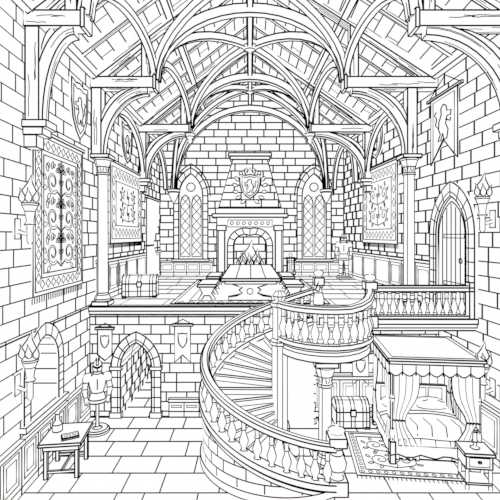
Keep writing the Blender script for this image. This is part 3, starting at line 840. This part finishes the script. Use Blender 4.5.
b.line(G[7],.9); b.line([(p[0],p[1],p[2]+.01) for p in G[6]],.7)
for k in range(5):
    x=-.7+k*.33; b.line([(x,-.9,.62),(x+.12,-.5,.675),(x+.05,-.1,.68)],.6)
b.done()
for i,x in enumerate((-.45,.42)):
    b=B('pillow_%d'%(i+1),BD); b.M=BM
    b.tube([(x-.38,.62,.76),(x-.34,.62,.76),(x-.2,.61,.78),(x,.6,.79),(x+.2,.61,.78),(x+.34,.62,.76),(x+.38,.62,.76)],[(.1,.03),(.2,.07),(.22,.12),(.23,.13),(.22,.12),(.2,.07),(.1,.03)],n=14,w=.9)
    b.line([(x-.25,.45,.89),(x-.1,.5,.91)],.6);b.line([(x+.3,.45,.87),(x+.15,.52,.9)],.6)
    b.done()
b=B('canopy',BD); b.M=BM
b.bx(-W2-.08,W2+.08,-L2-.08,L2+.08,HC,HC+.08); b.bx(-W2-.12,W2+.12,-L2-.12,L2+.12,HC+.08,HC+.14)
b.line([(-W2,-L2,HC+.145),(W2,-L2,HC+.145),(W2,L2,HC+.145),(-W2,L2,HC+.145)],.8,True)
def valance(P0,P1,n):
    P0=V(P0);P1=V(P1)
    for i in range(n):
        a=P0.lerp(P1,i/n);c=P0.lerp(P1,(i+1)/n); S=[a]
        for k in range(7): q=a.lerp(c,k/6); S.append(q+V((0,0,-.16-.1*math.sin(pi*k/6))))
        S.append(c); b.face(S,0,True,.8)
        e=a+V((0,0,-.16)); b.line([e,e+V((0,0,-.08))],1.2)
o=.09
valance((-W2-o,-L2-o,HC),(W2+o,-L2-o,HC),7);valance((-W2-o,-L2-o,HC),(-W2-o,L2+o,HC),6);valance((W2+o,-L2-o,HC),(W2+o,L2+o,HC),6)
b.done()
b=B('bed_curtains',BD); b.M=BM
drape(b,(-W2,-L2-.03,0),(-W2+.6,-L2-.03,0),.1,HC-.1,4,.035,.42,.45,anchor=0)
drape(b,(W2-.6,-L2-.03,0),(W2,-L2-.03,0),.1,HC-.1,4,.035,.42,.45,anchor=1)
drape(b,(-W2-.03,-L2+.05,0),(-W2-.03,-L2+.6,0),.12,HC-.1,3,.035,.42,.4,anchor=0)
drape(b,(-W2-.03,L2-.5,0),(-W2-.03,L2,0),.12,HC-.1,3,.035,.42,.4,anchor=1)
drape(b,(W2+.03,L2-.5,0),(W2+.03,L2,0),.12,HC-.1,3,.035,.42,.4,anchor=1)
drape(b,(-W2,L2+.06,0),(W2,L2+.06,0),.3,HC-.1,9,.03)
b.done()
b=B('bedside_rug')
PL0=Pl((3.6,9.75,0),(.995,-.1,0),(.1,.995,0),(0,0,1))
panel(b,PL0,rect(-1.15,1.4,-1.1,.85),0,.015,w=.9)
for m in(.08,.24): pline(b,PL0,rect(-1.15+m,1.4-m,-1.1+m,.85-m),.02,.8,True)
for i in range(14): x=-1.0+i*.17; pline(b,PL0,spiral(x,-.94,.045,1,0,n=6,r1=1),.02,.5,True)
for i in range(11): y=-.8+i*.15; pline(b,PL0,spiral(-.99,y,.045,1,0,n=6,r1=1),.02,.5,True)
for i in range(28): x=-1.15+i*.094; pline(b,PL0,[(x,-1.1),(x,-1.2)],.01,.6)
scrollwork(b,PL0,-.8,.4,-.75,.55,.02,.6)
b.done()
b=B('nightstand')
b.M=Matrix.Translation((4.75,8.45,0))@Matrix.Rotation(-.1,4,'Z')
b.bx(-.3,.3,-.25,.25,.72,.78); b.bx(-.26,.26,-.21,.21,.45,.72,w=.9)
b.line([(-.2,-.22,.5),(.2,-.22,.5),(.2,-.22,.68),(-.2,-.22,.68)],.7,True); b.box((0,-.23,.6),(.05,.03,.03),w=.8)
for sx in(-.23,.23):
    for sy in(-.18,.18): b.lathe((sx,sy,0),[(.025,0),(.035,.06),(.02,.12),(.035,.25),(.025,.4),(.04,.5)],n=8,w=.8)
b.bx(-.25,.25,-.2,.2,.12,.16,w=.8)
b.done()
b=B('candlestick'); b.lathe((4.75,8.45,.79),[(.09,0),(.08,.02),(.025,.04),(.025,.12),(.06,.14),(.035,.15),(.033,.32),(.0,.33)],n=10,rings=(0,4)); flame(b,(4.75,8.45,1.12),.15,.7); b.done()
# ------------------------------------------------------------------ light, world, camera
w=bpy.data.worlds.new('World'); sc.world=w; w.use_nodes=True
w.node_tree.nodes['Background'].inputs[0].default_value=(1,1,1,1)
l=bpy.data.lights.new('added_light','AREA'); l.energy=200; l.size=4; lo=bpy.data.objects.new('added_light',l); lo.location=(0,12,9); sc.collection.objects.link(lo)  # added area lamp, no fixture behind it; self-lit surfaces show none of it
cd=bpy.data.cameras.new('camera'); cd.lens=28.8; cd.sensor_width=36; cd.shift_y=-0.03
co=bpy.data.objects.new('camera',cd); co.location=CAM; co.rotation_euler=(pi/2,0,0); sc.collection.objects.link(co); sc.camera=co
